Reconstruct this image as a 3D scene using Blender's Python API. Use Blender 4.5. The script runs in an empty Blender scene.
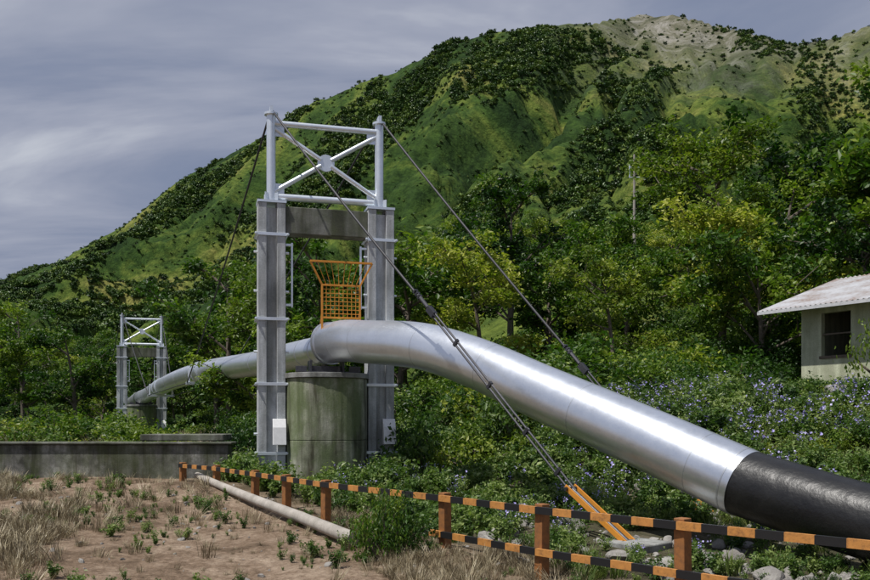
import bpy, math, random
import numpy as np
from mathutils import Vector, Matrix
random.seed(7); rng = np.random.default_rng(11)
S = bpy.context.scene

# ------------------------------------------------------------------ noise / terrain
def _h(ix, iy, s):
    n = (ix.astype(np.int64)*374761393 + iy.astype(np.int64)*668265263 + s*974634777) & 0x7fffffff
    n = ((n ^ (n >> 13)) * 1274126177) & 0x7fffffff
    n = n ^ (n >> 16)
    return (n & 0xffff) / 65535.0
def vn(x, y, s=0):
    x = np.asarray(x, float); y = np.asarray(y, float)
    ix = np.floor(x); iy = np.floor(y); fx = x-ix; fy = y-iy
    fx = fx*fx*(3-2*fx); fy = fy*fy*(3-2*fy)
    a = _h(ix, iy, s); b = _h(ix+1, iy, s); c = _h(ix, iy+1, s); d = _h(ix+1, iy+1, s)
    return (a*(1-fx)+b*fx)*(1-fy) + (c*(1-fx)+d*fx)*fy
def fbm(x, y, s=0, o=5):
    t = 0; a = .5; n = 0
    for i in range(o):
        t = t + a*vn(x*2**i, y*2**i, s+i*17); n += a; a *= .5
    return t/n
def sst(a, b, x):
    t = np.clip((x-a)/(b-a), 0, 1); return t*t*(3-2*t)

RX = [-1500,-900,-520,-360,-300,-238,-180,-123,-80,-30,10,40,68,105,145,172,200,212,232,252,300,420,800,1500]
RY = [ 900, 800, 740, 700, 680, 650, 620, 600,585,570,560,555,550,560,600,590,540,520,500,485,470,440,400, 400]
RZ = [ 40, 70, 112, 125, 134, 158, 188, 208,229,242,254,258,259,266,292,285,250,234,228,233,234,233,200,150]
def g(x, y):
    x = np.asarray(x, float); y = np.asarray(y, float)
    base = -1.42 - .055*np.clip(19-y, 0, 10)
    base = base + .25*sst(21, 30, y)
    s = x*.8 + y*.6
    bank = (1.9*sst(11.0, 18, s) + .06*np.clip(s-18, 0, 30))*sst(-4, 3, x)
    base = base + bank
    near = (fbm(x/2.3, y/2.3, 5, 4)-.5)*.28
    Yr = np.interp(x, RX, RY); Zr = np.interp(x, RX, RZ)
    y0 = np.interp(x, [-300,-60,-22,0,6,60,300], [110,100,72,40,31,30,30])
    t = (y-y0)/(Yr-y0); tc = np.clip(t, 0, 1)
    h = Zr*tc**1.12
    h = np.where(t > 1, Zr*np.clip(1-(y-Yr)/900, 0, 1), h)
    wx = x + 90*(fbm(x/110, y/110, 3, 4)-.5); wy = y + 90*(fbm(x/110, y/110, 9, 4)-.5)
    c = (wx*.88 - wy*.46)/60
    rid = 1-np.abs(2*(vn(c, wy/420, 21))-1)
    rid2 = 1-np.abs(2*fbm(wx/36-wy/80, wy/80, 31, 4)-1)
    rid3 = 1-np.abs(2*fbm(wx/17-wy/40, wy/32, 51, 3)-1)
    env = np.clip(tc*5, 0, 1)*(.10+.90*np.clip((1-tc)*3.6, 0, 1))
    h = h - env*(46*rid**1.3 + 24*rid2**2 + 6*rid3**2)*np.clip(tc*3, .12, 1) - env*5*(fbm(wx/12, wy/12, 41, 3))
    return base + near + np.where(t > 0, np.maximum(h, 0), 0)

# ------------------------------------------------------------------ material helpers
def newmat(name):
    m = bpy.data.materials.new(name); m.use_nodes = True
    nt = m.node_tree; b = nt.nodes['Principled BSDF']
    return m, nt, b
def N(nt, t, **k):
    n = nt.nodes.new(t)
    for a, v in k.items(): setattr(n, a, v)
    return n
def ramp(nt, fac, stops):
    r = N(nt, 'ShaderNodeValToRGB')
    e = r.color_ramp.elements
    while len(e) < len(stops): e.new(.5)
    for i, (p, c) in enumerate(stops):
        e[i].position = p; e[i].color = (*c, 1) if len(c) == 3 else c
    nt.links.new(fac, r.inputs[0]); return r.outputs[0]
def noise(nt, scale, detail=5, rough=.6, vec=None, dist=0):
    n = N(nt, 'ShaderNodeTexNoise'); n.inputs['Scale'].default_value = scale
    n.inputs['Detail'].default_value = detail; n.inputs['Roughness'].default_value = rough
    n.inputs['Distortion'].default_value = dist
    if vec is not None: nt.links.new(vec, n.inputs['Vector'])
    return n.outputs['Fac']
def mixc(nt, f, a, b, mode='MIX'):
    m = N(nt, 'ShaderNodeMix', data_type='RGBA', blend_type=mode)
    for s, v in ((0, f), (6, a), (7, b)):
        if isinstance(v, bpy.types.NodeSocket): nt.links.new(v, m.inputs[s])
        elif s == 0: m.inputs[0].default_value = v
        else: m.inputs[s].default_value = (*v, 1)
    return m.outputs[2]
def bump(nt, b, h, st=.3, d=.02):
    n = N(nt, 'ShaderNodeBump'); n.inputs['Strength'].default_value = st; n.inputs['Distance'].default_value = d
    nt.links.new(h, n.inputs['Height']); nt.links.new(n.outputs[0], b.inputs['Normal'])
def pos(nt): return N(nt, 'ShaderNodeNewGeometry').outputs['Position']
def stretch(nt, v, s):
    m = N(nt, 'ShaderNodeMapping'); m.inputs['Scale'].default_value = s; nt.links.new(v, m.inputs[0]); return m.outputs[0]

def concrete(name, lo, mid, hi, stain=1.0, green=0, gcol=(.085,.11,.035)):
    m, nt, b = newmat(name); p = pos(nt)
    n1 = noise(nt, 1.6, 6, .65, p); c = ramp(nt, n1, [(.3, lo), (.5, mid), (.72, hi)])
    n2 = noise(nt, 1.0, 5, .6, stretch(nt, p, (3.5, 3.5, .35)))
    dk = ramp(nt, n2, [(.38, (.20,.19,.15)), (.60, (1,1,1))])
    c = mixc(nt, min(1,.8*stain), c, dk, 'MULTIPLY')
    if green:
        gm = ramp(nt, noise(nt, .8, 6, .7, stretch(nt, p, (1.6,1.6,.8))), [(.40,(0,0,0)),(.56,(green,)*3)])
        c = mixc(nt, gm, c, gcol)
    n3 = noise(nt, 38, 3, .7, p); sp = ramp(nt, n3, [(.35, (.72,.72,.72)), (.6, (1.05,1.05,1.05))])
    c = mixc(nt, .6, c, sp, 'MULTIPLY')
    nt.links.new(c, b.inputs['Base Color']); b.inputs['Roughness'].default_value = .92
    bump(nt, b, n3, .35, .02); return m
M_con = concrete('concrete_weathered', (.16,.165,.16), (.27,.275,.265), (.38,.385,.375), .8)
M_leg = concrete('concrete_leg', (.36,.39,.41), (.52,.55,.575), (.64,.67,.70), .8)
M_pier = concrete('concrete_mossy', (.12,.13,.08), (.31,.33,.24), (.52,.52,.44), 1.25, .75, (.11,.15,.055))
M_beam = concrete('concrete_stained_beam', (.08,.085,.07), (.17,.175,.155), (.30,.30,.28), 1, .4)
M_wall = concrete('concrete_old_wall', (.05,.05,.042), (.20,.20,.185), (.62,.62,.59), 1.2, .4)
M_pole = concrete('concrete_pole', (.27,.25,.22), (.38,.35,.31), (.48,.44,.40), .3)

def metal(name, col, rough, bs=.1, met=.95, mott=.82):
    m, nt, b = newmat(name); p = pos(nt)
    v = N(nt, 'ShaderNodeTexVoronoi'); v.inputs['Scale'].default_value = 30; nt.links.new(p, v.inputs['Vector'])
    n = noise(nt, 1.3, 5, .6, p)
    c = ramp(nt, n, [(.3, tuple(x*mott for x in col)), (.7, col)])
    bw = N(nt, 'ShaderNodeRGBToBW'); nt.links.new(v.outputs['Color'], bw.inputs[0])
    c = mixc(nt, .14, c, bw.outputs[0], 'OVERLAY')
    nt.links.new(c, b.inputs['Base Color'])
    b.inputs['Metallic'].default_value = met
    r = N(nt, 'ShaderNodeMapRange'); r.inputs['To Min'].default_value = rough-.06; r.inputs['To Max'].default_value = rough+.07
    nt.links.new(noise(nt, 5, 5, .7, p), r.inputs[0]); nt.links.new(r.outputs[0], b.inputs['Roughness'])
    bump(nt, b, noise(nt, 5, 4, .6, p), bs, .02); return m
M_galv = metal('aluminium_cladding', (.86,.90,.96), .32, .11, .90, .84)
M_steel = metal('galvanized_steel', (.82,.88,.94), .38, .1, .72)
M_seam = metal('cladding_seam', (.62,.65,.69), .4, .05, .88)
M_cable, nt, b = newmat('steel_wire_rope'); b.inputs['Base Color'].default_value = (.045,.045,.05,1); b.inputs['Metallic'].default_value=.4; b.inputs['Roughness'].default_value = .55
M_rod = metal('anchor_rod_steel', (.11,.11,.12), .5, .1)
M_black, nt, b = newmat('bitumen_coating'); p = pos(nt)
nt.links.new(ramp(nt, noise(nt, 3, 7, .7, p), [(.35,(.006,.006,.007)),(.62,(.014,.014,.014)),(.8,(.04,.036,.032))]), b.inputs['Base Color'])
b.inputs['Roughness'].default_value = .4; bump(nt, b, noise(nt, 4, 6, .6, p), .55, .03)
def paint(name, col, rough=.55, wear=.35, dark=(.12,.06,.03)):
    m, nt, b = newmat(name); p = pos(nt)
    c = ramp(nt, noise(nt, 14, 7, .75, p), [(.25, dark), (.25+.3*wear, tuple(x*.8 for x in col)), (.7, col)])
    nt.links.new(c, b.inputs['Base Color']); b.inputs['Roughness'].default_value = rough
    bump(nt, b, noise(nt, 40, 3, .6, p), .2, .005); return m
M_or = paint('orange_paint', (.66,.27,.03), .6)
M_post = paint('post_orange_paint', (.34,.14,.04), .75, .9)
M_yel = paint('rail_yellow_paint', (.58,.26,.065), .6, .8)
M_blk = paint('rail_black_paint', (.012,.012,.013), .5, .3, (.03,.025,.02))
M_white = paint('white_enamel', (.80,.81,.82), .45, .1, (.5,.48,.45))
M_wood = paint('bark', (.17,.14,.11), .9, .9, (.04,.03,.022))
M_dark, nt, b = newmat('dark_interior'); b.inputs['Base Color'].default_value=(.02,.018,.016,1); b.inputs['Roughness'].default_value=.9
M_plaster = concrete('painted_plaster', (.48,.51,.36), (.62,.65,.48), (.70,.72,.56), .5, .2, (.2,.24,.12))
M_roof, nt, b = newmat('corrugated_zinc_roof'); p = pos(nt)
nt.links.new(ramp(nt, noise(nt, .9, 7, .7, stretch(nt,p,(1,1,3))), [(.32,(.28,.17,.12)),(.42,(.42,.38,.36)),(.55,(.54,.54,.55)),(.7,(.64,.65,.66))]), b.inputs['Base Color']); b.inputs['Roughness'].default_value=.5; b.inputs['Metallic'].default_value=.4
M_eave = paint('weathered_zinc_edge', (.60,.61,.63), .5, .5, (.25,.13,.09))
M_rock, nt, b = newmat('rock'); p = pos(nt)
nt.links.new(ramp(nt, noise(nt, 3, 7, .7, p), [(.3,(.14,.13,.12)),(.55,(.28,.265,.245)),(.75,(.40,.39,.36))]), b.inputs['Base Color']); b.inputs['Roughness'].default_value=.95
bump(nt, b, noise(nt, 8, 7, .7, p), .8, .05)

def leafmat(name, dark, mid, light, trans=.35, rnd=.5):
    m, nt, b = newmat(name)
    a = N(nt, 'ShaderNodeAttribute', attribute_name='tone')
    oi = N(nt, 'ShaderNodeObjectInfo')
    mm = N(nt, 'ShaderNodeMath', operation='MULTIPLY_ADD'); mm.inputs[1].default_value = rnd
    nt.links.new(oi.outputs['Random'], mm.inputs[0])
    m2 = N(nt, 'ShaderNodeMath', operation='MULTIPLY'); m2.inputs[1].default_value = 1-rnd
    nt.links.new(a.outputs['Fac'], m2.inputs[0]); nt.links.new(m2.outputs[0], mm.inputs[2])
    c = ramp(nt, mm.outputs[0], [(.12, dark), (.5, mid), (.88, light)])
    nt.links.new(c, b.inputs['Base Color']); b.inputs['Roughness'].default_value = .45
    b.inputs['Specular IOR Level'].default_value = .35
    if trans > 0:
        tr = N(nt, 'ShaderNodeBsdfTranslucent'); c2 = mixc(nt, 1, c, (1.0,1.25,.5), 'MULTIPLY'); nt.links.new(c2, tr.inputs['Color'])
        mx = N(nt, 'ShaderNodeMixShader'); mx.inputs[0].default_value = trans
        nt.links.new(b.outputs[0], mx.inputs[1]); nt.links.new(tr.outputs[0], mx.inputs[2])
        nt.links.new(mx.outputs[0], nt.nodes['Material Output'].inputs[0])
    return m
L_tree = leafmat('tree_leaves', (.009,.034,.005), (.055,.122,.014), (.24,.31,.038))
L_yell = leafmat('yellow_green_leaves', (.03,.075,.008), (.14,.205,.022), (.42,.43,.065))
L_hill = leafmat('hill_shrub_leaves', (.014,.042,.007), (.052,.112,.014), (.16,.23,.03), 0, .6)
L_low = leafmat('undergrowth_leaves', (.022,.06,.013), (.10,.17,.038), (.28,.34,.11))
L_straw = leafmat('dry_grass', (.12,.095,.055), (.27,.22,.135), (.47,.41,.27), 0)
L_green = leafmat('green_grass', (.04,.075,.015), (.11,.155,.035), (.25,.27,.09), .3)
L_flow = leafmat('blue_violet_petals', (.20,.17,.46), (.32,.29,.60), (.52,.49,.74), 0, .3)

# ------------------------------------------------------------------ mesh builder
class MB:
    def __init__(s): s.v=[]; s.f=[]; s.m=[]; s.t=[]
    def add(s, vs, fs, mi=0, tone=.5):
        o=len(s.v); s.v += [tuple(v) for v in vs]; s.f += [tuple(i+o for i in f) for f in fs]; s.m += [mi]*len(fs)
        s.t += [tone]*len(vs) if np.isscalar(tone) else list(tone)
    def box(s, c, d, R=None, mi=0, taper=1):
        x,y,z=[k/2 for k in d]; vs=[]
        for dz in (-1,1):
            k = taper if dz>0 else 1
            for dx,dy in((-1,-1),(1,-1),(1,1),(-1,1)): vs.append(Vector((dx*x*k,dy*y*k,dz*z)))
        if R is not None: vs=[R@v for v in vs]
        s.add([v+Vector(c) for v in vs], [(3,2,1,0),(4,5,6,7),(0,1,5,4),(1,2,6,5),(2,3,7,6),(3,0,4,7)], mi)
    def beam(s, p0, p1, w, h, mi=0):
        p0=Vector(p0);p1=Vector(p1);d=(p1-p0); R=d.to_track_quat('Y','Z').to_matrix()
        s.box((p0+p1)/2,(w,d.length,h),R,mi)
    def tube(s, pts, r, n=10, mi=0, cap=True, tone=.5):
        pts=[Vector(p) for p in pts]; k=len(pts); r=[r]*k if np.isscalar(r) else r
        up=None; vs=[]
        for i,p in enumerate(pts):
            t=(pts[min(i+1,k-1)]-pts[max(i-1,0)]).normalized()
            if up is None:
                a=Vector((0,0,1)) if abs(t.z)<.95 else Vector((1,0,0)); up=(a-t*a.dot(t)).normalized()
            else: up=(up-t*up.dot(t)).normalized()
            sd=t.cross(up)
            for j in range(n):
                an=2*math.pi*j/n; vs.append(p+(up*math.cos(an)+sd*math.sin(an))*r[i])
        fs=[]
        for i in range(k-1):
            for j in range(n):
                a=i*n+j;b=i*n+(j+1)%n; fs.append((a,b,b+n,a+n))
        if cap: fs.append(tuple(range(n-1,-1,-1))); fs.append(tuple(range((k-1)*n,k*n)))
        s.add(vs,fs,mi,tone)
    def leaves(s, C, size, mi=0, tone=None, upb=.4, asp=.55):
        n=len(C); C=np.asarray(C)
        nr=rng.normal(size=(n,3)); nr[:,2]=np.abs(nr[:,2])+upb; nr/=np.linalg.norm(nr,axis=1)[:,None]
        a=rng.normal(size=(n,3)); t=np.cross(nr,a); t/=np.linalg.norm(t,axis=1)[:,None]+1e-9; b=np.cross(nr,t)
        sz=(np.asarray(size)*rng.uniform(.6,1.35,n))[:,None]
        V=np.stack([C-t*sz*.5, C+b*sz*asp*.5+nr*sz*.1, C+t*sz*.5, C-b*sz*asp*.5+nr*sz*.1],1).reshape(-1,3)
        o=len(s.v); s.v+=V.tolist(); s.f+=[(o+4*i,o+4*i+1,o+4*i+2,o+4*i+3) for i in range(n)]; s.m+=[mi]*n
        tt=rng.uniform(0,1,n) if tone is None else tone; s.t+=np.repeat(tt,4).tolist()
    def mesh(s, name, mats, smooth=False):
        me=bpy.data.meshes.new(name); me.from_pydata(s.v,[],s.f)
        for m in mats: me.materials.append(m)
        me.polygons.foreach_set('material_index', s.m)
        if smooth: me.polygons.foreach_set('use_smooth',[True]*len(s.f))
        at=me.attributes.new('tone','FLOAT','POINT'); at.data.foreach_set('value', s.t)
        me.update(); return me
    def obj(s, name, mats, parent=None, smooth=False, bevel=0, coll=None, autos=False):
        if not isinstance(mats,(list,tuple)): mats=[mats]
        o=bpy.data.objects.new(name, s.mesh(name,mats,smooth)); (coll or S.collection).objects.link(o)
        if parent: o.parent=parent
        if bevel:
            b=o.modifiers.new('bevel','BEVEL'); b.width=bevel; b.segments=2; b.limit_method='ANGLE'
        if autos:
            e=o.modifiers.new('es','EDGE_SPLIT'); e.split_angle=math.radians(40)
        return o
def empty(name, loc=(0,0,0), rz=0):
    e=bpy.data.objects.new(name,None); S.collection.objects.link(e); e.location=loc; e.rotation_euler=(0,0,rz); return e
def spline(P, n=10):
    P=[np.array(p,float) for p in P]; P=[2*P[0]-P[1]]+P+[2*P[-1]-P[-2]]; out=[]
    for i in range(1,len(P)-2):
        for k in range(n):
            t=k/n; a,b,c,d=P[i-1:i+3]
            out.append(.5*((2*b)+(-a+c)*t+(2*a-5*b+4*c-d)*t*t+(-a+3*b-3*c+d)*t**3))
    out.append(P[-2]); return out

# ------------------------------------------------------------------ ground
def grid_axis(lo, hi, c, k, n):
    a=math.asinh((lo-c)/k); b=math.asinh((hi-c)/k); return c+k*np.sinh(np.linspace(a,b,n))
xs=grid_axis(-1600,1600,0,16,760); ys=grid_axis(-120,1900,14,22,700)
X,Y=np.meshgrid(xs,ys); Z=g(X,Y)
V=np.stack([X,Y,Z],-1).reshape(-1,3); nx=len(xs); ny=len(ys)
i=np.arange(nx*ny).reshape(ny,nx); F=np.stack([i[:-1,:-1],i[:-1,1:],i[1:,1:],i[1:,:-1]],-1).reshape(-1,4)
me=bpy.data.meshes.new('ground'); me.vertices.add(len(V)); me.vertices.foreach_set('co',V.ravel())
me.loops.add(F.size); me.loops.foreach_set('vertex_index',F.ravel().astype(np.int32))
me.polygons.add(len(F)); me.polygons.foreach_set('loop_start',np.arange(len(F),dtype=np.int32)*4)
me.update(calc_edges=True); me.polygons.foreach_set('use_smooth',[True]*len(F))
ground=bpy.data.objects.new('ground',me); S.collection.objects.link(ground)
m,nt,b=newmat('near_ground'); p=pos(nt)
sep=N(nt,'ShaderNodeSeparateXYZ'); nt.links.new(p,sep.inputs[0])
dirt=ramp(nt,noise(nt,.8,8,.75,p),[(.34,(.10,.07,.045)),(.48,(.25,.18,.125)),(.62,(.43,.335,.25))])
fine=ramp(nt,noise(nt,14,6,.75,p),[(.35,(.5,.46,.42)),(.62,(1.1,1.1,1.1))]); dirt=mixc(nt,.85,dirt,fine,'MULTIPLY')
soil=ramp(nt,noise(nt,1.5,8,.7,p),[(.35,(.035,.04,.02)),(.52,(.095,.088,.052)),(.68,(.22,.19,.14))]); soil=mixc(nt,.6,soil,fine,'MULTIPLY')
ma=N(nt,'ShaderNodeMath',operation='MULTIPLY_ADD'); ma.inputs[1].default_value=.8; ma.inputs[2].default_value=-7.6; nt.links.new(sep.outputs[0],ma.inputs[0])
mb=N(nt,'ShaderNodeMath',operation='MULTIPLY_ADD'); mb.inputs[1].default_value=.6; nt.links.new(sep.outputs[1],mb.inputs[0]); nt.links.new(ma.outputs[0],mb.inputs[2])
mr=N(nt,'ShaderNodeMapRange'); mr.inputs[1].default_value=-.6; mr.inputs[2].default_value=.8; nt.links.new(mb.outputs[0],mr.inputs[0])
c=mixc(nt,mr.outputs[0],dirt,soil)
nt.links.new(c,b.inputs['Base Color']); b.inputs['Roughness'].default_value=.95; b.inputs['Specular IOR Level'].default_value=.15
bump(nt,b,noise(nt,6,7,.75,p),.9,.10); me.materials.append(m)
m,nt,b=newmat('hillside'); p=pos(nt)
sep=N(nt,'ShaderNodeSeparateXYZ'); nt.links.new(p,sep.inputs[0])
hn=noise(nt,.014,8,.68,p,.8)
hill=ramp(nt,hn,[(.38,(.018,.045,.010)),(.47,(.045,.09,.017)),(.55,(.125,.17,.033)),(.66,(.25,.24,.075))])
hf=ramp(nt,noise(nt,.30,7,.85,p),[(.40,(.30,.38,.26)),(.60,(1.15,1.12,1.0))]); hill=mixc(nt,.9,hill,hf,'MULTIPLY')
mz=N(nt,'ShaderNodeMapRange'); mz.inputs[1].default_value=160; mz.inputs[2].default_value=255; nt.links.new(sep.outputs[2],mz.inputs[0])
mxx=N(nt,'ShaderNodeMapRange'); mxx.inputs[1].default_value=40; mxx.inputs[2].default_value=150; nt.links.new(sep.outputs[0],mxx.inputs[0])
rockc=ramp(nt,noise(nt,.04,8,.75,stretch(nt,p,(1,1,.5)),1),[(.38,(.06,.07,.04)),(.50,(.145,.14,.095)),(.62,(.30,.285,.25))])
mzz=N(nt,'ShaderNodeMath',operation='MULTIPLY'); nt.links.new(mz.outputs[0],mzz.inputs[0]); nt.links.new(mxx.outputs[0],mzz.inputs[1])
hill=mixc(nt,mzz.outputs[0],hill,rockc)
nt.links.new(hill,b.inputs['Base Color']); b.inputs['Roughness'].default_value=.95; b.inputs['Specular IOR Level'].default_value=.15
bump(nt,b,noise(nt,.25,6,.7,p),.9,2.5); me.materials.append(m)
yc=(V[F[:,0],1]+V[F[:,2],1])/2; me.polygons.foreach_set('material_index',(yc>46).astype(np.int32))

# ------------------------------------------------------------------ plant library (instanced)
def lib(name): return bpy.data.collections.new(name)
def clump_pts(c, r, n, flat=.75):
    k=n//2; d=rng.normal(size=(n,3)); d[:k]/=np.linalg.norm(d[:k],axis=1)[:,None]
    P=d*r; P[:k]*=(rng.uniform(.3,1,k)**.6)[:,None]; P[k:]*=.55
    P[:,2]*=flat; sx=rng.uniform(.7,1.4); P[:,0]*=sx; P[:,1]/=sx
    a=rng.uniform(0,6.28); R=np.array([[math.cos(a),-math.sin(a),0],[math.sin(a),math.cos(a),0],[0,0,1]]); return P@R.T+np.array(c)
def tree_mesh(name, seed, H=8, R=3.2, leaf=.3, mat=L_tree, nlimb=9, per=230, lowcrown=.28, sparse=0):
    rd=random.Random(seed); mb=MB()
    bend=[rd.uniform(-.9,.9),rd.uniform(-.9,.9)]
    tr=[(bend[0]*(t**2),bend[1]*(t**1.5),H*.82*t-.4*(t==0)) for t in (0,.2,.4,.6,.8,1)]
    mb.tube(tr,[.2,.16,.13,.10,.06,.025],8,0,tone=.5)
    tips=[(tr[-1],.6),((tr[-1][0]+.3,tr[-1][1]-.3,tr[-1][2]+.5),.4)]
    for i in range(nlimb):
        f=rd.uniform(lowcrown,.95); j=f*5; a=int(j); q=j-a
        p0=[tr[a][k]*(1-q)+tr[min(a+1,5)][k]*q for k in range(3)]
        an=i*2.4+rd.uniform(-.7,.7); L=R*rd.uniform(.45,1.2)*(1.15-.5*f)
        p2=(p0[0]+math.cos(an)*L,p0[1]+math.sin(an)*L,p0[2]+L*rd.uniform(.15,.9))
        p1=((p0[0]+p2[0])/2,(p0[1]+p2[1])/2,(p0[2]+p2[2])/2+L*.1)
        mb.tube([p0,p1,p2],[.075,.05,.02],6,0,tone=.5)
        tips.append((p2,rd.uniform(.4,.8)))
        tips.append((p1,rd.uniform(.35,.65)))
        for k in range(6):
            pb=p1 if k<3 else p2
            a2=an+rd.uniform(-1.5,1.5); l2=L*rd.uniform(.2,.55)
            p3=(pb[0]+math.cos(a2)*l2,pb[1]+math.sin(a2)*l2,pb[2]+l2*rd.uniform(-.3,1.1))
            mb.tube([pb,p3],[.03,.012],5,0,tone=.5); tips.append((p3,rd.uniform(.3,.68)))
    for p,r in tips:
        n=max(20,int(per*r*r*(1-sparse))); base=rd.uniform(.0,.95)
        mb.leaves(clump_pts(p,r*R/3,n,rd.uniform(.45,.9)),leaf,1,np.clip(base+rng.normal(0,.16,n),0,1))
    return mb.mesh(name,[M_wood,mat])
TM=[tree_mesh('broadleaf_a',1,8,3.2,.25,per=330),tree_mesh('broadleaf_b',2,8.5,2.8,.23,per=360),
    tree_mesh('broadleaf_c',3,7,3.6,.29,nlimb=11,per=270),tree_mesh('yellow_a',4,7.5,3.0,.23,L_yell,per=300,nlimb=11,sparse=.1),
    tree_mesh('tall_a',5,10,2.6,.23,nlimb=13,per=320,lowcrown=.2),tree_mesh('broadleaf_d',6,9,3.3,.22,L_yell,nlimb=12,per=300,lowcrown=.15)]
def shrub_mesh(name, seed, mat, n=900, leaf=.2, nc=12, flat=.7):
    rd=random.Random(seed); mb=MB()
    for i in range(nc):
        an=rd.uniform(0,6.28); q=rd.uniform(0,.85)**.8; z=rd.uniform(.1,.85)*(1-q*.55)
        c=(math.cos(an)*q,math.sin(an)*q,z); mb.tube([(0,0,-.1),(c[0]*.5,c[1]*.5,z*.6),c],[.03,.02,.008],4,0)
        k=n//nc; mb.leaves(clump_pts(c,rd.uniform(.2,.42),k,flat),leaf,1,np.clip(rd.uniform(.05,.9)+rng.normal(0,.13,k),0,1))
    return mb.mesh(name,[M_wood,mat])
def grass_mesh(name, seed, mat, nb=45, h=.4, spread=.16, w=.008):
    rd=random.Random(seed); mb=MB()
    for i in range(nb):
        an=rd.uniform(0,6.28); q=spread*rd.random()**.5; x=math.cos(an)*q; y=math.sin(an)*q
        hh=h*rd.uniform(.35,1.15); ln=hh*rd.uniform(.2,.9); a2=an+rd.uniform(-.9,.9)
        dx,dy=math.cos(a2)*ln,math.sin(a2)*ln; sx,sy=-math.sin(a2)*w,math.cos(a2)*w
        vs=[(x-sx,y-sy,-.03),(x+sx,y+sy,-.03),(x+dx*.35+sx*.8,y+dy*.35+sy*.8,hh*.6),(x+dx*.35-sx*.8,y+dy*.35-sy*.8,hh*.6),(x+dx,y+dy,hh)]
        mb.add(vs,[(0,1,2,3),(3,2,4)],0,rd.random())
    return mb.mesh(name,[mat])
def weed_mesh(name, seed, flower=False, h=.5, n=260, leaf=.075):
    rd=random.Random(seed); mb=MB(); k=9
    for i in range(k):
        an=rd.uniform(0,6.28); q=.22*rd.random(); tx,ty,tz=math.cos(an)*q*1.7,math.sin(an)*q*1.7,h*rd.uniform(.55,1.1)
        mb.tube([(0,0,-.03),(tx*.6,ty*.6,tz*.6),(tx,ty,tz)],[.006,.005,.003],4,0,tone=.4)
        m=n//k; f=rng.uniform(.15,1,m)[:,None]; P=np.array([[tx,ty,tz]])*f+rng.normal(0,.05,(m,3)); mb.leaves(P,leaf,0,np.clip(rd.uniform(.2,.8)+rng.normal(0,.15,m),0,1),.5,.5)
        if flower and rd.random()<.6:
            P=np.array([[tx,ty,tz+.02]])+rng.normal(0,.03,(6,3)); mb.leaves(P,.045,1,None,.6,.9)
    return mb.mesh(name,[L_low,L_flow])
def fill(coll, meshes):
    for m in meshes:
        o=bpy.data.objects.new(m.name,m); coll.objects.link(o)
C_tree=lib('forest_tree_library'); fill(C_tree,TM)
C_hill=lib('hill_shrub_library'); fill(C_hill,[shrub_mesh('hill_shrub_%d'%k,20+k,L_hill,300,.34,10) for k in range(6)])
C_bush=lib('bush_library'); BM=[shrub_mesh('bush_%d'%k,40+k,[L_low,L_tree,L_yell,L_tree][k],2600,.085,18) for k in range(4)]; fill(C_bush,BM)
C_dry=lib('dry_grass_library'); fill(C_dry,[grass_mesh('dry_tuft_%d'%k,60+k,L_straw,55,.28+.07*k,.2,.006) for k in range(4)])
C_grn=lib('green_grass_library'); fill(C_grn,[grass_mesh('green_tuft_%d'%k,70+k,L_green,50,.35,w=.009) for k in range(3)])
C_weed=lib('weed_library'); fill(C_weed,[weed_mesh('weed_%d'%k,80+k,False,.45+.08*k,280,.07+.02*k) for k in range(4)])
C_flow=lib('flower_library'); fill(C_flow,[weed_mesh('flower_%d'%k,90+k,True,.6,260,.07) for k in range(3)])

def scatter(name, coll, P, scl, tilt=.12):
    n=len(P); me=bpy.data.meshes.new(name); me.vertices.add(n); me.vertices.foreach_set('co',np.asarray(P,float).ravel())
    a=me.attributes.new('scl','FLOAT','POINT'); a.data.foreach_set('value',np.asarray(scl,float))
    r=np.stack([rng.normal(0,tilt,n),rng.normal(0,tilt,n),rng.uniform(0,6.28,n)],-1)
    a=me.attributes.new('rot','FLOAT_VECTOR','POINT'); a.data.foreach_set('vector',r.ravel())
    a=me.attributes.new('idx','INT','POINT'); a.data.foreach_set('value',rng.integers(0,len(coll.objects),n).astype(np.int32))
    o=bpy.data.objects.new(name,me); S.collection.objects.link(o)
    ng=bpy.data.node_groups.new(name+'_scatter','GeometryNodeTree')
    ng.interface.new_socket('Geometry',in_out='INPUT',socket_type='NodeSocketGeometry'); ng.interface.new_socket('Geometry',in_out='OUTPUT',socket_type='NodeSocketGeometry')
    gi=ng.nodes.new('NodeGroupInput'); go=ng.nodes.new('NodeGroupOutput'); ip=ng.nodes.new('GeometryNodeInstanceOnPoints'); ci=ng.nodes.new('GeometryNodeCollectionInfo')
    ci.inputs['Collection'].default_value=coll; ci.inputs['Separate Children'].default_value=True; ci.inputs['Reset Children'].default_value=True
    def na(t,nm):
        k=ng.nodes.new('GeometryNodeInputNamedAttribute'); k.data_type=t; k.inputs[0].default_value=nm; return k.outputs[0]
    L=ng.links; L.new(gi.outputs[0],ip.inputs['Points']); L.new(ci.outputs[0],ip.inputs['Instance']); ip.inputs['Pick Instance'].default_value=True
    L.new(na('INT','idx'),ip.inputs['Instance Index']); L.new(na('FLOAT_VECTOR','rot'),ip.inputs['Rotation']); L.new(na('FLOAT','scl'),ip.inputs['Scale'])
    L.new(ip.outputs[0],go.inputs[0]); md=o.modifiers.new('scatter','NODES'); md.node_group=ng; return o
def rnd_pts(n,x0,x1,y0,y1,mask,dz=0):
    x=rng.uniform(x0,x1,n); y=rng.uniform(y0,y1,n); k=mask(x,y); x=x[k]; y=y[k]; return np.stack([x,y,g(x,y)+dz],-1)

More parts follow.
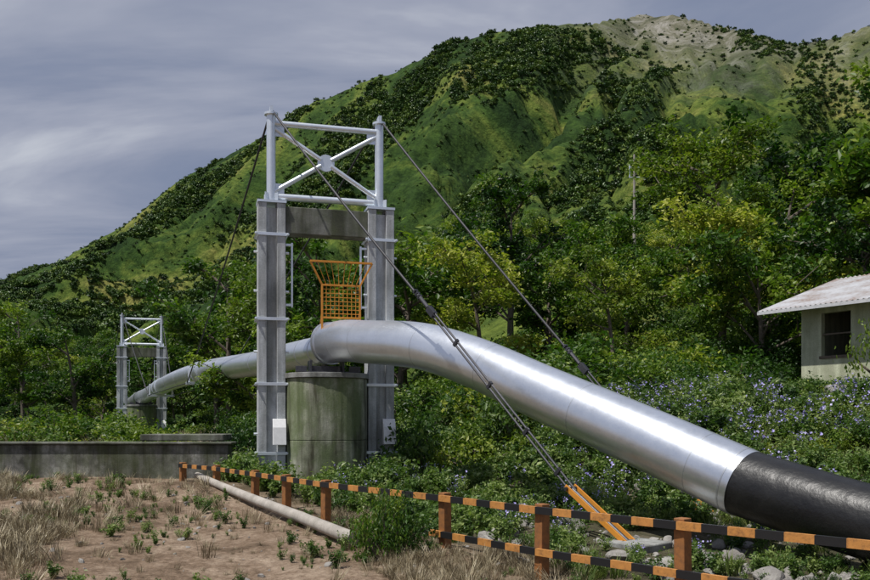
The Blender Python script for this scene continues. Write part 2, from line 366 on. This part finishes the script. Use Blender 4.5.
# hill shrubs: dense, larger woods where the density field is high, small scrub elsewhere
def dens(x,y): return fbm(x/46-y/100,y/66,77,5)
def hm(x,y):
    d=dens(x,y); hi=np.clip((x-60)/140,0,1)*np.clip((y-330)/150,0,1)
    low=np.clip((280-y)/140,0,1)
    return (y>65)&(rng.uniform(0,1,len(x))<np.clip((d-.42-.10*hi+.10*low)*8,.20-.10*hi,1))&(np.abs(x)<y*.66+30)&(y<np.interp(x,RX,RY)+25)
P=rnd_pts(95000,-430,420,60,700,hm,-.3)
ds=np.clip((dens(P[:,0],P[:,1])-.46+.08*np.clip((280-P[:,1])/140,0,1))*7,0,1)*np.clip(1.15-(P[:,0]-60)/220*(P[:,1]>330),.35,1)
scatter('hillside_shrubs',C_hill,P,(.5+.9*rng.random(len(P))**1.8+ds*(.4+1.9*rng.random(len(P))))*(.8+P[:,1]/1200))
# forest band
def fm(x,y):
    r=x/y; clear=((r>-.44)&(r<-.27)&(y<74))|((r<-.2)&(y<66))|((r>.20)&(r<.265)&(y<66))
    return (~clear)&(y>np.interp(x,[-90,-25,-5,0,30],[78,74,52,50,50]))&(np.abs(x)<y*.75+14)&(rng.uniform(0,1,len(x))<np.interp(y,[50,110,230],[1,.6,.16]))
P=rnd_pts(1500,-130,130,48,240,fm,-.3)
scatter('distant_forest',C_tree,P,rng.uniform(.45,1.05,len(P)),.1)

# individual trees
TR=[(-12.6,52,1.35,4),(-8.8,45,1.15,5),(-5.2,41,1.2,4),(-1.7,39,1.2,0),(2,35,.85,5),(5,37,.9,1),(8,35.5,.75,0),(11.6,34.5,1.0,3),(14.6,36.5,1.1,1),
    (18,36,1.3,2),(21.5,33,1.15,0),(8.6,43,.8,2),(15.6,46,1.4,5),(20,45,1.35,0),(4,45,1.05,4),(-3,49,1.3,1),(-9,58,1.4,2),(-17,66,1.3,5),(24,40,1.4,4),(-28,66,1.2,1),(-34,70,1.3,4),(-23,68,1.1,2),(-40,76,1.4,0),
    (16.5,30.5,.95,4),(6.5,30.5,.6,5),(12.2,31.5,.75,2),(-6.8,33.5,.75,1)]
for (x,y,s,k) in TR:
    o=bpy.data.objects.new(['broadleaf_tree','broadleaf_tree','spreading_tree','yellow_leaf_tree','tall_slender_tree','broadleaf_tree'][k],TM[k]); S.collection.objects.link(o)
    o.location=(x,y,float(g(x,y))-.2); o.scale=(s,s,s*random.uniform(.9,1.05)); o.rotation_euler=(0,0,random.uniform(0,6.28))
def inhouse(x,y): return ((x-15)**2+(y-24.5)**2<5.6**2)|(((x-10.3)**2+(y-22.6)**2)<1.9**2)
def pd(x,y):
    A=[(-20,57.6),(-2.5,19.95),(4.18,11.6),(9,6)]; d=np.full(np.shape(x),1e9)
    for a,b2 in zip(A[:-1],A[1:]):
        a=np.array(a);b2=np.array(b2);v=b2-a;t=np.clip(((x-a[0])*v[0]+(y-a[1])*v[1])/v.dot(v),0,1); d=np.minimum(d,np.hypot(x-a[0]-t*v[0],y-a[1]-t*v[1]))
    return d
P=rnd_pts(760,-14,26,21.5,44,lambda x,y:(pd(x,y)>2.6)&(~inhouse(x,y))&((y>27)|(x>-1))&(~((x>6.5)&(y<24))),-.1)
scatter('mid_distance_bushes',C_bush,P,.6+1.5*rng.random(len(P))**1.3)
P=rnd_pts(240,-60,-8,48,78,lambda x,y:(pd(x,y)>3)&(np.hypot(x+20,y-57)>4)&~((x/y>-.40)&(x/y<-.3)&(y<57)),-.1)
scatter('far_bank_bushes',C_bush,P,rng.uniform(.8,1.8,len(P)))
# undergrowth beyond the fence
side=lambda x,y:(x-2.58)*.807+(y-8.8)*.59
def anch(x,y):
    t=np.clip(((x-2.1)*.7-(y-12.9)*.7),-.2,2.2); return np.hypot(x-2.1-.7*t,y-12.9+.7*t)<.75
def um(x,y):
    nearp=np.clip((14.0-y)/2.5,0,1)
    return (side(x,y)>.25)&(~anch(x,y))&(~inhouse(x,y))&(np.hypot(x+2.6,y-20)>1.6)&(rng.uniform(0,1,len(x))<np.clip((fbm(x/1.3,y/1.3,55,3)-.36-.13*nearp)*6,.04,1))
hs=lambda P:np.where((P[:,0]>7.5)&(P[:,1]>17),.65,1)
P=rnd_pts(8000,-5,18,8,27,um); scatter('undergrowth_plants',C_weed,P,rng.uniform(.35,1.1,len(P))*np.interp(P[:,1],[9,14,18],[.45,.75,1])*hs(P))
P=rnd_pts(3600,-5,18,8,27,lambda x,y:(side(x,y)>.1)&(~anch(x,y))&(~inhouse(x,y))&(fbm(x/.9,y/.9,56,3)>.45)); scatter('green_grass',C_grn,P,rng.uniform(.3,.9,len(P)))
P=rnd_pts(1700,2.5,18,11,25,lambda x,y:(side(x,y)>4.5)&(~inhouse(x,y))&(fbm(x/1.0,y/1.0,66,3)>.53)); scatter('blue_flowering_plants',C_flow,P,rng.uniform(.6,1.15,len(P))*hs(P))
P=rnd_pts(200,-2.5,5,10,20,lambda x,y:(side(x,y)>1.0)&(fbm(x/1.5,y/1.5,66,3)>.48)); scatter('blue_wildflowers',C_flow,P,rng.uniform(.4,.8,len(P)))
P=rnd_pts(120,3,11,14,23,lambda x,y:(side(x,y)>4.5)&(~inhouse(x,y))&(fbm(x/1.7,y/1.7,68,3)>.5)&(pd(x,y)>1.6),-.05); scatter('low_bank_bushes',C_bush,P,rng.uniform(.3,.65,len(P)))
# dry grass camera side
def dm(x,y):
    path=np.abs(x-(-3.2+ (y-12)*-.28))<1.6+1.0*(fbm(x,y,8,2))
    return (side(x,y)<.6)&(y<20.6)&(rng.uniform(0,1,len(x))<np.where(path,.05,np.clip((fbm(x/1.5,y/1.5,15,4)-.43)*9,.03,1)))
P=rnd_pts(21000,-14,4,6.5,21,dm); scatter('dry_grass',C_dry,P,(.18+.62*rng.random(len(P))**2)*np.interp(P[:,0],[-6,-2],[1.1,.75]),.25)
P=rnd_pts(3600,-14,4,7,21,lambda x,y:(side(x,y)<.8)&(fbm(x/1.4,y/1.4,25,3)>.51)); scatter('green_weeds',C_weed,P,.07+.32*rng.random(len(P))**2.4)
P=rnd_pts(2200,-70,-6,21.8,60,lambda x,y:(pd(x,y)>1.5)); scatter('far_dry_grass',C_dry,P,rng.uniform(.8,1.8,len(P)),.2)

def plant(name,mesh,x,y,s,dz=-.05,sz=None):
    o=bpy.data.objects.new(name,mesh); S.collection.objects.link(o); o.location=(x,y,float(g(x,y))+dz); o.scale=(s,s,sz or s); o.rotation_euler=(0,0,random.uniform(0,6)); return o
plant('leafy_shrub',BM[1],-.68,11.2,.48,sz=1.15); plant('leafy_shrub',BM[3],-.45,11.5,.5,sz=.85)
plant('leafy_shrub',BM[3],11.55,21.4,1.0,sz=2.9)
plant('leafy_shrub',BM[0],-.3,20.3,1.3,sz=1.9); plant('leafy_shrub',BM[2],1.0,19.6,1.3,sz=1.7); plant('leafy_shrub',BM[0],2.1,20.8,1.5,sz=2.0)
plant('leafy_shrub',BM[0],-5.1,22.6,1.1,sz=1.6)

# ------------------------------------------------------------------ rocks
import bmesh
def rockmesh(seed):
    rd=np.random.default_rng(seed)
    bm=bmesh.new(); bmesh.ops.create_icosphere(bm,subdivisions=3,radius=1)
    ax=rd.uniform(.6,1.1,3); ax[2]*=.7; pl=rd.normal(size=(9,3)); pl/=np.linalg.norm(pl,axis=1)[:,None]
    for v in bm.verts:
        q=np.array(v.co)
        for n_ in pl:
            d=q.dot(n_)-.62
            if d>0:q=q-n_*d*.95
        v.co=q*ax
    me=bpy.data.meshes.new('rock'); bm.to_mesh(me); bm.free(); me.materials.append(M_rock); return me
RM=[rockmesh(k) for k in range(6)]
for k,(x,y,r) in enumerate([(1.45,14.4,.42),(1.0,12.8,.26),(2.2,14.0,.30),(6.4,20.8,.5),(6.9,20.6,.3),(.3,13.6,.28),(3.0,10.7,.26),(3.5,11.0,.3),(7.8,15.5,.4),(3.9,15.8,.35),(8.6,18,.4),(.75,12.4,.2),(1.9,11.4,.24),(2.45,11.1,.2),(3.9,9.9,.26),(1.1,11.7,.16)]):
    o=bpy.data.objects.new('rock',RM[k%6]); S.collection.objects.link(o); o.location=(x,y,float(g(x,y))+r*.2); o.scale=(r,r,r); o.rotation_euler=(0,0,k*1.3)
C_rock=lib('rock_library'); fill(C_rock,RM)
P=rnd_pts(700,-.8,7,9,14.5,lambda x,y:(side(x,y)>.0)&(fbm(x/1.1,y/1.1,95,3)>.42)); scatter('loose_stones',C_rock,P,.03+.14*rng.random(len(P))**2.2,.5)
P=rnd_pts(320,-9,1.5,7.5,19,lambda x,y:(side(x,y)<0)); scatter('gravel_stones',C_rock,P,.015+.06*rng.random(len(P))**2.5,.5)

# ------------------------------------------------------------------ suspension tower
def tower(loc, rz):
    T=empty('pipeline_suspension_tower',loc,rz)
    B=-1.9; LT=5.03; TP=7.12; U=1.28
    mb=MB()
    for sx in(-1,1):
        for k in(-1,1): mb.box((sx*U+k*.215,0,(B+LT)/2),(.2,.52,LT-B))
        mb.box((sx*U,0,(B+LT-.1)/2),(.235,.34,LT-B-.1))
    mb.obj('concrete_legs',M_leg,T,bevel=.015)
    mb=MB(); mb.box((0,0,4.66),(1.92,.42,.62)); mb.obj('concrete_crossbeam',M_beam,T,bevel=.015)
    mb=MB()
    for sx in(-1,1):
        mb.tube([(sx*U,0,LT),(sx*U,0,TP)],.105,14); mb.tube([(sx*U,0,TP),(sx*U,0,TP+.05)],.16,14); mb.box((sx*U,0,LT+.03),(.66,.56,.055)); mb.box((sx*U,0,TP+.12),(.07,.26,.14))
        for k in range(4):
            a=math.pi/4+k*math.pi/2; mb.box((sx*U+math.cos(a)*.15,math.sin(a)*.15,LT+.16),(.12,.015,.22),Matrix.Rotation(a,3,'Z'))
    mb.tube([(-U,0,TP-.18),(U,0,TP-.18)],.07,12); mb.tube([(-U,0,LT+.2),(U,0,LT+.2)],.08,12)
    zc=(TP-.2+LT+.25)/2
    for sx in(-1,1):
        mb.tube([(sx*(U-.08),0,LT+.32),(sx*.12,0,zc-.07)],.058,10); mb.tube([(sx*(U-.08),0,TP-.3),(sx*.12,0,zc+.07)],.058,10)
        mb.box((sx*(U-.18),0,LT+.38),(.24,.02,.26)); mb.box((sx*(U-.18),0,TP-.36),(.24,.02,.24))
    mb.tube([(0,-.03,zc),(0,.03,zc)],.2,20)
    mb.obj('steel_head_frame',M_steel,T,smooth=True,autos=True)
    mb=MB()
    for sx in(-1,1):
        for z in (4.3,2.35,.85,-.75):
            mb.box((sx*U,-.275,z),(.68,.025,.07)); mb.box((sx*U,.275,z),(.68,.025,.07))
            for k in(-1,1):
                mb.tube([(sx*U+k*.36,-.34,z),(sx*U+k*.36,.34,z)],.016,8)
                mb.tube([(sx*U+k*.36,-.32,z),(sx*U+k*.36,-.285,z)],.034,6); mb.box((sx*U+k*.345,0,z),(.03,.5,.07))
        for z in (3.9,3.0,1.6,-.3): mb.tube([(sx*U+.315,-.12,z),(sx*U+.4,-.12,z)],.03,8); mb.tube([(sx*U-.315,-.12,z),(sx*U-.40,-.12,z)],.03,8)
        mb.box((sx*(U-.47),-.1,3.4),(.04,.07,1.5)); mb.box((sx*(U-.40),-.1,4.1),(.15,.06,.05)); mb.box((sx*(U-.40),-.1,2.7),(.15,.06,.05))
    mb.obj('steel_clamp_bands',M_steel,T,bevel=.004)
    mb=MB()
    for sx in(-1,1):
        x=sx*U+.16; y=-.40
        vs=[(x-.15,y+.10,-.55),(x+.15,y+.10,-.55),(x+.15,y+.10,.05),(x-.15,y+.10,.05),(x-.15,y-.12,-.55),(x+.15,y-.12,-.55),(x+.15,y-.06,-.15),(x-.15,y-.06,-.15),(x-.15,y+.04,.05),(x+.15,y+.04,.05)]
        mb.add(vs,[(0,1,5,4),(4,5,6,7),(7,6,9,8),(8,9,2,3),(0,4,7,8,3),(1,2,9,6,5),(0,3,2,1)])
    mb.obj('white_junction_boxes',M_white,T,bevel=.01)
    mb=MB(); n=48
    def ring(w,d,z): return [((abs(math.cos(a))**.75)*math.copysign(w,math.cos(a)),(abs(math.sin(a))**.9)*math.copysign(d,math.sin(a)),z) for a in [2*math.pi*k/n for k in range(n)]]
    def prism(w,d,z0,z1,mi=0):
        mb.add(ring(w,d,z0)+ring(w,d,z1),[(k,(k+1)%n,n+(k+1)%n,n+k) for k in range(n)]+[tuple(range(n-1,-1,-1)),tuple(range(n,2*n))],mi)
    for z0,z1 in((-1.9,-.45),(-.44,.98)): prism(.955,.95,z0,z1)
    prism(.94,.93,-.46,-.42); mb.obj('rounded_concrete_pier',M_pier,T,bevel=.01)
    mb=MB(); prism(1.0,1.0,.985,1.10)
    mb.obj('pier_cap_slab',M_con,T,bevel=.01)
    mb=MB(); mb.box((0,0,1.125),(1.1,.9,.05)); 
    for s in(-1,1):
        mb.box((s*.38,0,1.28),(.05,.5,.28)); mb.box((s*.62,-.35,1.2),(.26,.12,.14))
    mb.box((0,0,1.22),(.7,.08,.16)); mb.obj('pipe_saddle',M_rod,T,bevel=.006)
    return T
R15=math.radians(15)
tower((-2.58,20.03,0),R15)
T2=tower((-19.95,57.6,0),R15)

# ------------------------------------------------------------------ pipeline
PL=empty('pipeline')
near=spline([(-2.5,19.9,1.82),(-2.05,19.32,1.83),(-1.55,18.7,1.75),(-.30,17.17,1.52),(.75,15.86,1.09),(1.88,14.46,.46),(3.24,12.76,-.29),(4.24,11.53,-.86)],14)
mb=MB(); mb.tube(near,.475,64); mb.obj('aluminium_clad_pipe',M_galv,PL,smooth=True,autos=True)
def ringband(mb,pts,i,r,w,n=64,mi=0):
    p=Vector(pts[i]); t=(Vector(pts[min(i+1,len(pts)-1)])-Vector(pts[max(i-1,0)])).normalized(); mb.tube([p-t*w/2,p+t*w/2],r,n,mi)
mb=MB()
for k in range(12,len(near)-6,16): ringband(mb,near,k,.4770,.014)
ringband(mb,near,1,.50,.09); ringband(mb,near,len(near)-2,.479,.02)
mb.obj('cladding_seam_bands',M_seam,PL,smooth=True,autos=True)
blk=spline([(4.20,11.58,-.84),(4.7,10.95,-1.03),(5.3,10.2,-1.24),(6.6,8.6,-1.60),(8.6,6.2,-2.0),(11,3.4,-2.6)],12)
mb=MB(); mb.tube(blk,.462,64); mb.obj('bitumen_coated_pipe',M_black,PL,smooth=True,autos=True)
farp=[(-2.5,19.95,1.70),(-3.4,21.9,1.74),(-6.0,28.2,1.90),(-9.7,36,2.13),(-12.8,42.5,2.14),(-15.9,49.1,1.98),(-18.6,54.8,1.70),(-20,57.6,1.60),(-22,62,1.45),(-26,70,.6),(-29,76,-1.6)]
far=spline(farp,10); L=len(far); rr=np.interp(np.arange(L),[0,10,20,30,L],[.33,.36,.41,.45,.46]).tolist()
mb=MB(); mb.tube(far,rr,48); mb.obj('aluminium_clad_span',M_galv,PL,smooth=True,autos=True)
mb=MB()
for k in range(4,L-2,5): ringband(mb,far,k,rr[k]+.006,.04,48)
mb.obj('span_seam_bands',M_seam,PL,smooth=True,autos=True)
def nearest(y): return min(range(L),key=lambda i:abs(far[i][1]-y))
s1=nearest(36.6); s2=nearest(49.1); mb=MB(); du=Vector((math.cos(.44),math.sin(.44),0))
for s in(s1,s2):
    for o_ in(-1,1): ringband(mb,far,s+o_,rr[s]+.03,.10,40)
    p=Vector(far[s]); mb.beam(p-du*.75+Vector((0,0,-.52)),p+du*.75+Vector((0,0,-.52)),.16,.12)
    for q in(-1,1): mb.beam(p+du*q*.62+Vector((0,0,-.5)),p+du*q*.62+Vector((0,0,.15)),.08,.08)
mb.obj('hanger_saddles',M_steel,PL,bevel=.005)

# ------------------------------------------------------------------ cables
CB=empty('suspension_cables')
def sag(a,b,s,n=16):
    a=np.array(a,float);b=np.array(b,float); return [a+(b-a)*t-np.array([0,0,4*s*t*(1-t)]) for t in np.linspace(0,1,n+1)]
TL=(-3.816,19.70,7.27); TRt=(-1.344,20.36,7.27); FL=(-21.19,57.27,7.27); FR=(-18.71,57.93,7.27)
c1=Vector(far[s1]);c2=Vector(far[s2]); dn=Vector((0,0,-.5))
AL=(2.13,12.9,-1.10); AR=(4.4,14.2,-1.45)
def lerp(a,b,t): return tuple(a[k]+(b[k]-a[k])*t for k in range(3))
mb=MB(); mL=lerp(TL,AL,.63); mR=lerp(TRt,AR,.72)
mb.tube(sag(TL,mL,.06),.026,8); mb.tube(sag(TRt,mR,.06),.026,8)
mb.tube(sag(TL,c1-du*.7+dn,.15),.026,8); mb.tube(sag(TRt,c1+du*.7+dn,.15),.026,8)
for q in(-1,1): mb.tube([c1+du*.7*q+dn,c2+du*.7*q+dn],.024,8)
mb.tube(sag(c2-du*.7+dn,FL,.1),.03,8); mb.tube(sag(c2+du*.7+dn,FR,.1),.03,8)
mb.tube([FL,(-30,74.5,-1.5)],.024,8); mb.tube([FR,(-26.5,75.5,-1.5)],.024,8)
mb.obj('wire_ropes',M_cable,CB,smooth=True)
mb=MB()
for a,b_,m_ in((TL,AL,mL),(TRt,AR,mR)):
    a=Vector(a);b_=Vector(b_);m_=Vector(m_); d=(b_-a).normalized(); sd=d.cross(Vector((0,0,1))).normalized(); up=sd.cross(d)
    mb.beam(m_-d*.10,m_+d*.12,.09,.12); 
    for q in(-1,1): mb.tube([m_+up*q*.035,b_+up*q*.045],.02,8)
    for f in(.2,.45,.7,.9):
        c_=m_+(b_-m_)*f; mb.beam(c_-d*.03,c_+d*.03,.05,.14)
    mb.tube([m_-d*.55,m_-d*.12],.038,8)
    for f in(.25,.33,.41): mb.beam(m_-d*(f+.2)-d*.02,m_-d*(f+.2)+d*.02,.08,.08)
mb.obj('anchor_rods',M_rod,CB,bevel=.003)
for (A0,A1) in(((2.06,12.97,-1.0),(2.85,12.15,-1.80)),((4.35,14.25,-1.35),(4.95,13.55,-1.95))):
    E=empty('orange_cable_anchor'); a=Vector(A0);b_=Vector(A1); d=(b_-a).normalized(); sd=d.cross(Vector((0,0,1))).normalized()
    mb=MB()
    for q in(-1,1): mb.beam(a+sd*.11*q,b_+sd*.11*q,.022,.085)
    mb.obj('side_plates',M_or,E,bevel=.006)
    mb=MB()
    for f in(.04,.5,.93): c_=a+(b_-a)*f; mb.tube([c_-sd*.17,c_+sd*.17],.028,10)
    mb.tube([a,b_],.03,10); mb.obj('pins_and_rod',M_rod,E)
    mb=MB(); mb.box((b_.x+.05,b_.y-.05,b_.z-.17),(.7,.7,.5),Matrix.Rotation(.7,3,'Z')); mb.obj('concrete_block',M_con,E,bevel=.02)

# ------------------------------------------------------------------ pipe-walk guard cage
G=empty('orange_pipe_guard_cage',(-2.17,19.55,0),R15)
mb=MB(); z0,z1,z2=1.72,3.13,3.66; w=.44
for s in(-1,1):
    mb.beam((s*w,0,z0),(s*w,0,z1),.045,.045); mb.beam((s*w,0,z1),(s*(w+.28),-.05,z2),.04,.04)
for z in(z1,2.38): mb.beam((-w,0,z),(w,0,z),.04,.04)
mb.beam((-w-.28,-.05,z2),(w+.28,-.05,z2),.045,.045)
for s in(-1,1): mb.beam((s*w,0,2.5),(s*w*.9,.75,2.15),.035,.035)
mb.obj('frame',M_or,G,bevel=.004)
mb=MB()
for i in range(1,9):
    f=-1+2*i/9; mb.tube([(f*w,0,2.38),(f*w,0,z1),(f*(w+.28),-.05,z2)],.008,6)
for i in range(1,8): z=2.38+i*(z1-2.38)/8; mb.tube([(-w,0,z),(w,0,z)],.008,6)
mb.obj('wire_mesh',M_or,G)

# ------------------------------------------------------------------ striped guard rail fence
FN=empty('striped_guard_rail_fence')
posts=[(-5.9,19.8),(-4.75,18.4),(-3.55,16.7),(-2.72,15.5),(-1.83,14.2),(.14,11.8),(1.29,10.2),(2.58,8.8),(3.95,7.4),(5.3,6.0)]
rail=[-1.04,-1.03,-1.04,-1.05,-1.06,-1.07,-1.07,-1.08,-1.09,-1.09]
mp=MB();my_=MB();mk=MB(); 
for k,((x,y),z) in enumerate(zip(posts,rail)):
    gb=float(g(x,y))-.2; mp.box((x,y,(gb+z+.07)/2),(.13,.13,z+.07-gb),Matrix.Rotation(-.9+.06*math.sin(k*5),3,'Z')@Matrix.Rotation(.015*math.sin(k*3),3,'X'))
fr=Vector((-.807,-.59,0))*.095
for lvl in(0,-.50):
    tog=0
    for k in range(len(posts)-1):
        if lvl<0 and k<5: continue
        a=Vector((*posts[k],rail[k]+lvl))+fr; b_=Vector((*posts[k+1],rail[k+1]+lvl))+fr
        if lvl<0 and k==5: a=a-(b_-a).normalized()*.5
        L_=(b_-a).length; d=(b_-a)/L_
        n=max(1,round(L_/.27)); 
        for q in range(n):
            (my_ if tog else mk).beam(a+d*L_*q/n,a+d*L_*(q+1)/n-d*.001,.045,.085); tog=1-tog
mp.obj('posts',M_post,FN,bevel=.008); my_.obj('yellow_rail_bands',M_yel,FN); mk.obj('black_rail_bands',M_blk,FN)

# ------------------------------------------------------------------ lying concrete pole
mb=MB(); lp=[(-5.45,19.4),(-4.4,17.5),(-3.3,15.6),(-2.2,13.8),(-1.15,12.0)]
za=float(g(*lp[0]))+.13; zb_=float(g(*lp[-1]))+.13
mb.tube([(x,y,max(float(g(x,y))+.07,za+(zb_-za)*i_/4)) for i_,(x,y) in enumerate(lp)],[.075,.08,.088,.094,.10],20); mb.obj('fallen_concrete_pole',M_pole,smooth=True,autos=True)

# ------------------------------------------------------------------ abutment wall
W=empty('old_concrete_retaining_wall'); mb=MB()
mb.box((-11.6,21.3,-1.15),(12.9,.45,1.12)); mb.obj('wall_body',M_wall,W,bevel=.03)
mb=MB(); mb.box((-11.6,21.28,-.555),(13.1,.56,.06)); mb.box((-6.4,21.9,-.42),(2.1,1.1,.16)); mb.obj('coping',M_beam,W,bevel=.02)

# ------------------------------------------------------------------ house
H=empty('small_plastered_house'); 
fd=Vector((.55,-.835,0)); bd=Vector((.835,.55,0)); c0=Vector((10.7,24.7,0)); zb=.2; zt=3.38
def hp(s,t,z): return c0+fd*s+bd*t+Vector((0,0,z))
mb=MB(); LN=6.5; DP=6.6; th=.18
def quadbox(s0,s1,t0,t1,z0,z1,mi=0):
    vs=[hp(s0,t0,z0),hp(s1,t0,z0),hp(s1,t1,z0),hp(s0,t1,z0),hp(s0,t0,z1),hp(s1,t0,z1),hp(s1,t1,z1),hp(s0,t1,z1)]
    mb.add(vs,[(3,2,1,0),(4,5,6,7),(0,1,5,4),(1,2,6,5),(2,3,7,6),(3,0,4,7)],mi)
ws,we,wb,wt=.62,1.5,1.85,3.08
quadbox(0,ws,0,th,zb,zt);quadbox(we,LN,0,th,zb,zt);quadbox(ws,we,0,th,zb,wb);quadbox(ws,we,0,th,wt,zt)
quadbox(0,th,th,DP,zb,zt);quadbox(LN-th,LN,th,DP,zb,zt);quadbox(th,LN-th,DP-th,DP,zb,zt)
ph=.33*DP/2
for s0 in(0,LN-th): 
    vs=[hp(s0,0,zt),hp(s0,DP,zt),hp(s0,DP/2,zt+ph),hp(s0+th,0,zt),hp(s0+th,DP,zt),hp(s0+th,DP/2,zt+ph)]
    mb.add(vs,[(0,1,2),(5,4,3),(0,2,5,3),(2,1,4,5)])
mb.obj('walls',M_plaster,H)
mb=MB(); quadbox(ws-.05,we+.05,-.03,.0-.002,wb-.08,wb); quadbox(ws,we,.05,.09,2.45,2.49); mb.obj('window_frame',M_wood,H)
mb=MB(); quadbox(th,LN-th,2.2,2.25,zb,zt); mb.obj('interior_partition',M_dark,H)
mb=MB(); n=110; s_=np.linspace(-.95,LN+.9,n*2)
for t0,t1 in((-.75,DP/2),(DP+.75,DP/2)):
    vs=[];
    for i_,s in enumerate(s_):
        r_=.02*math.sin(i_*math.pi/2)
        z_a=zt+.33*(t0 if t0<0 else DP-t0)+.10; z_b=zt+.33*DP/2+.10
        vs+= [hp(s,t0,z_a+r_),hp(s,t1,z_b+r_)]
    mb.add(vs,[(2*i_,2*i_+2,2*i_+3,2*i_+1) for i_ in range(len(s_)-1)])
o=mb.obj('corrugated_roof',M_roof,H); sm=o.modifiers.new('sol','SOLIDIFY'); sm.thickness=.012
mb=MB()
for s0 in(-.93,LN+.86):
    mb.beam(hp(s0,-.74,zt-.245+.04),hp(s0,DP/2,zt+.33*DP/2+.02),.04,.10); mb.beam(hp(s0,DP+.74,zt-.205),hp(s0,DP/2,zt+.33*DP/2+.02),.04,.10)
mb.beam(hp(-.95,-.73,zt-.2),hp(LN+.9,-.73,zt-.2),.04,.09)
mb.obj('bargeboards',M_eave,H)

# ------------------------------------------------------------------ radio mast
gz=float(g(13.9,59)); A=empty('slender_radio_mast',(13.9,59,gz)); mb=MB(); top=18.6-gz
mb.tube([(0,0,-.5),(0,0,top*.5),(0,0,top)],[.13,.10,.06],8)
for k in range(int(top/.6)): mb.box((0,0,k*.6),(.34,.03,.03))
mb.obj('mast',M_pole,A)
mb=MB()
for dz in(.9,1.6): mb.tube([(-.38,0,top-dz),(.38,0,top-dz)],.035,6)
mb.tube([(-.32,0,top-1.6),(-.32,0,top-.5)],.04,8)
mb.obj('antenna_arms',M_steel,A)

# ------------------------------------------------------------------ light, sky
sd=Vector((-.36,-.25,.90)).normalized()
sun=bpy.data.lights.new('sun','SUN'); sun.energy=4.7; sun.angle=math.radians(.5); sun.color=(1,.96,.90)
so=bpy.data.objects.new('sun',sun); S.collection.objects.link(so); so.rotation_euler=sd.to_track_quat('Z','Y').to_euler()
w=bpy.data.worlds.new('World'); S.world=w; w.use_nodes=True; nt=w.node_tree; bg=nt.nodes['Background']
sk=N(nt,'ShaderNodeTexSky'); sk.sky_type='NISHITA'; sk.sun_disc=False; sk.sun_elevation=math.asin(sd.z); sk.sun_rotation=math.atan2(sd.x,sd.y); sk.dust_density=2
tc=N(nt,'ShaderNodeTexCoord'); sp=N(nt,'ShaderNodeSeparateXYZ'); nt.links.new(tc.outputs['Generated'],sp.inputs[0])
az=N(nt,'ShaderNodeMath',operation='ADD'); az.inputs[1].default_value=.22; nt.links.new(sp.outputs[2],az.inputs[0])
mx=N(nt,'ShaderNodeMath',operation='MAXIMUM'); mx.inputs[1].default_value=.05; nt.links.new(az.outputs[0],mx.inputs[0])
cb=N(nt,'ShaderNodeCombineXYZ')
for i_ in(0,1):
    dv=N(nt,'ShaderNodeMath',operation='DIVIDE'); nt.links.new(sp.outputs[i_],dv.inputs[0]); nt.links.new(mx.outputs[0],dv.inputs[1]); nt.links.new(dv.outputs[0],cb.inputs[i_])
mp_=N(nt,'ShaderNodeMapping'); mp_.inputs['Rotation'].default_value=(0,0,.25); mp_.inputs['Scale'].default_value=(.7,2.0,1); nt.links.new(cb.outputs[0],mp_.inputs[0])
cn=noise(nt,1.1,6,.55,mp_.outputs[0],.5)
cc=ramp(nt,cn,[(.32,(1.8,2.25,3.5)),(.47,(2.6,2.98,4.1)),(.58,(3.7,4.0,5.0)),(.70,(5.8,6.1,6.8))])
cf=ramp(nt,cn,[(.25,(.8,)*3),(.5,(.97,)*3)])
sky=mixc(nt,cf,sk.outputs[0],cc); nt.links.new(sky,bg.inputs[0]); bg.inputs[1].default_value=.095

# ------------------------------------------------------------------ camera
cam=bpy.data.cameras.new('camera'); cam.lens=35; cam.sensor_width=36; cam.shift_y=131/870; cam.clip_end=5000; cam.clip_start=.1
co=bpy.data.objects.new('camera',cam); S.collection.objects.link(co); co.location=(0,0,0); co.rotation_euler=(math.radians(90),0,0); S.camera=co
S.view_settings.view_transform='Standard'; S.view_settings.look='None'; S.view_settings.exposure=0
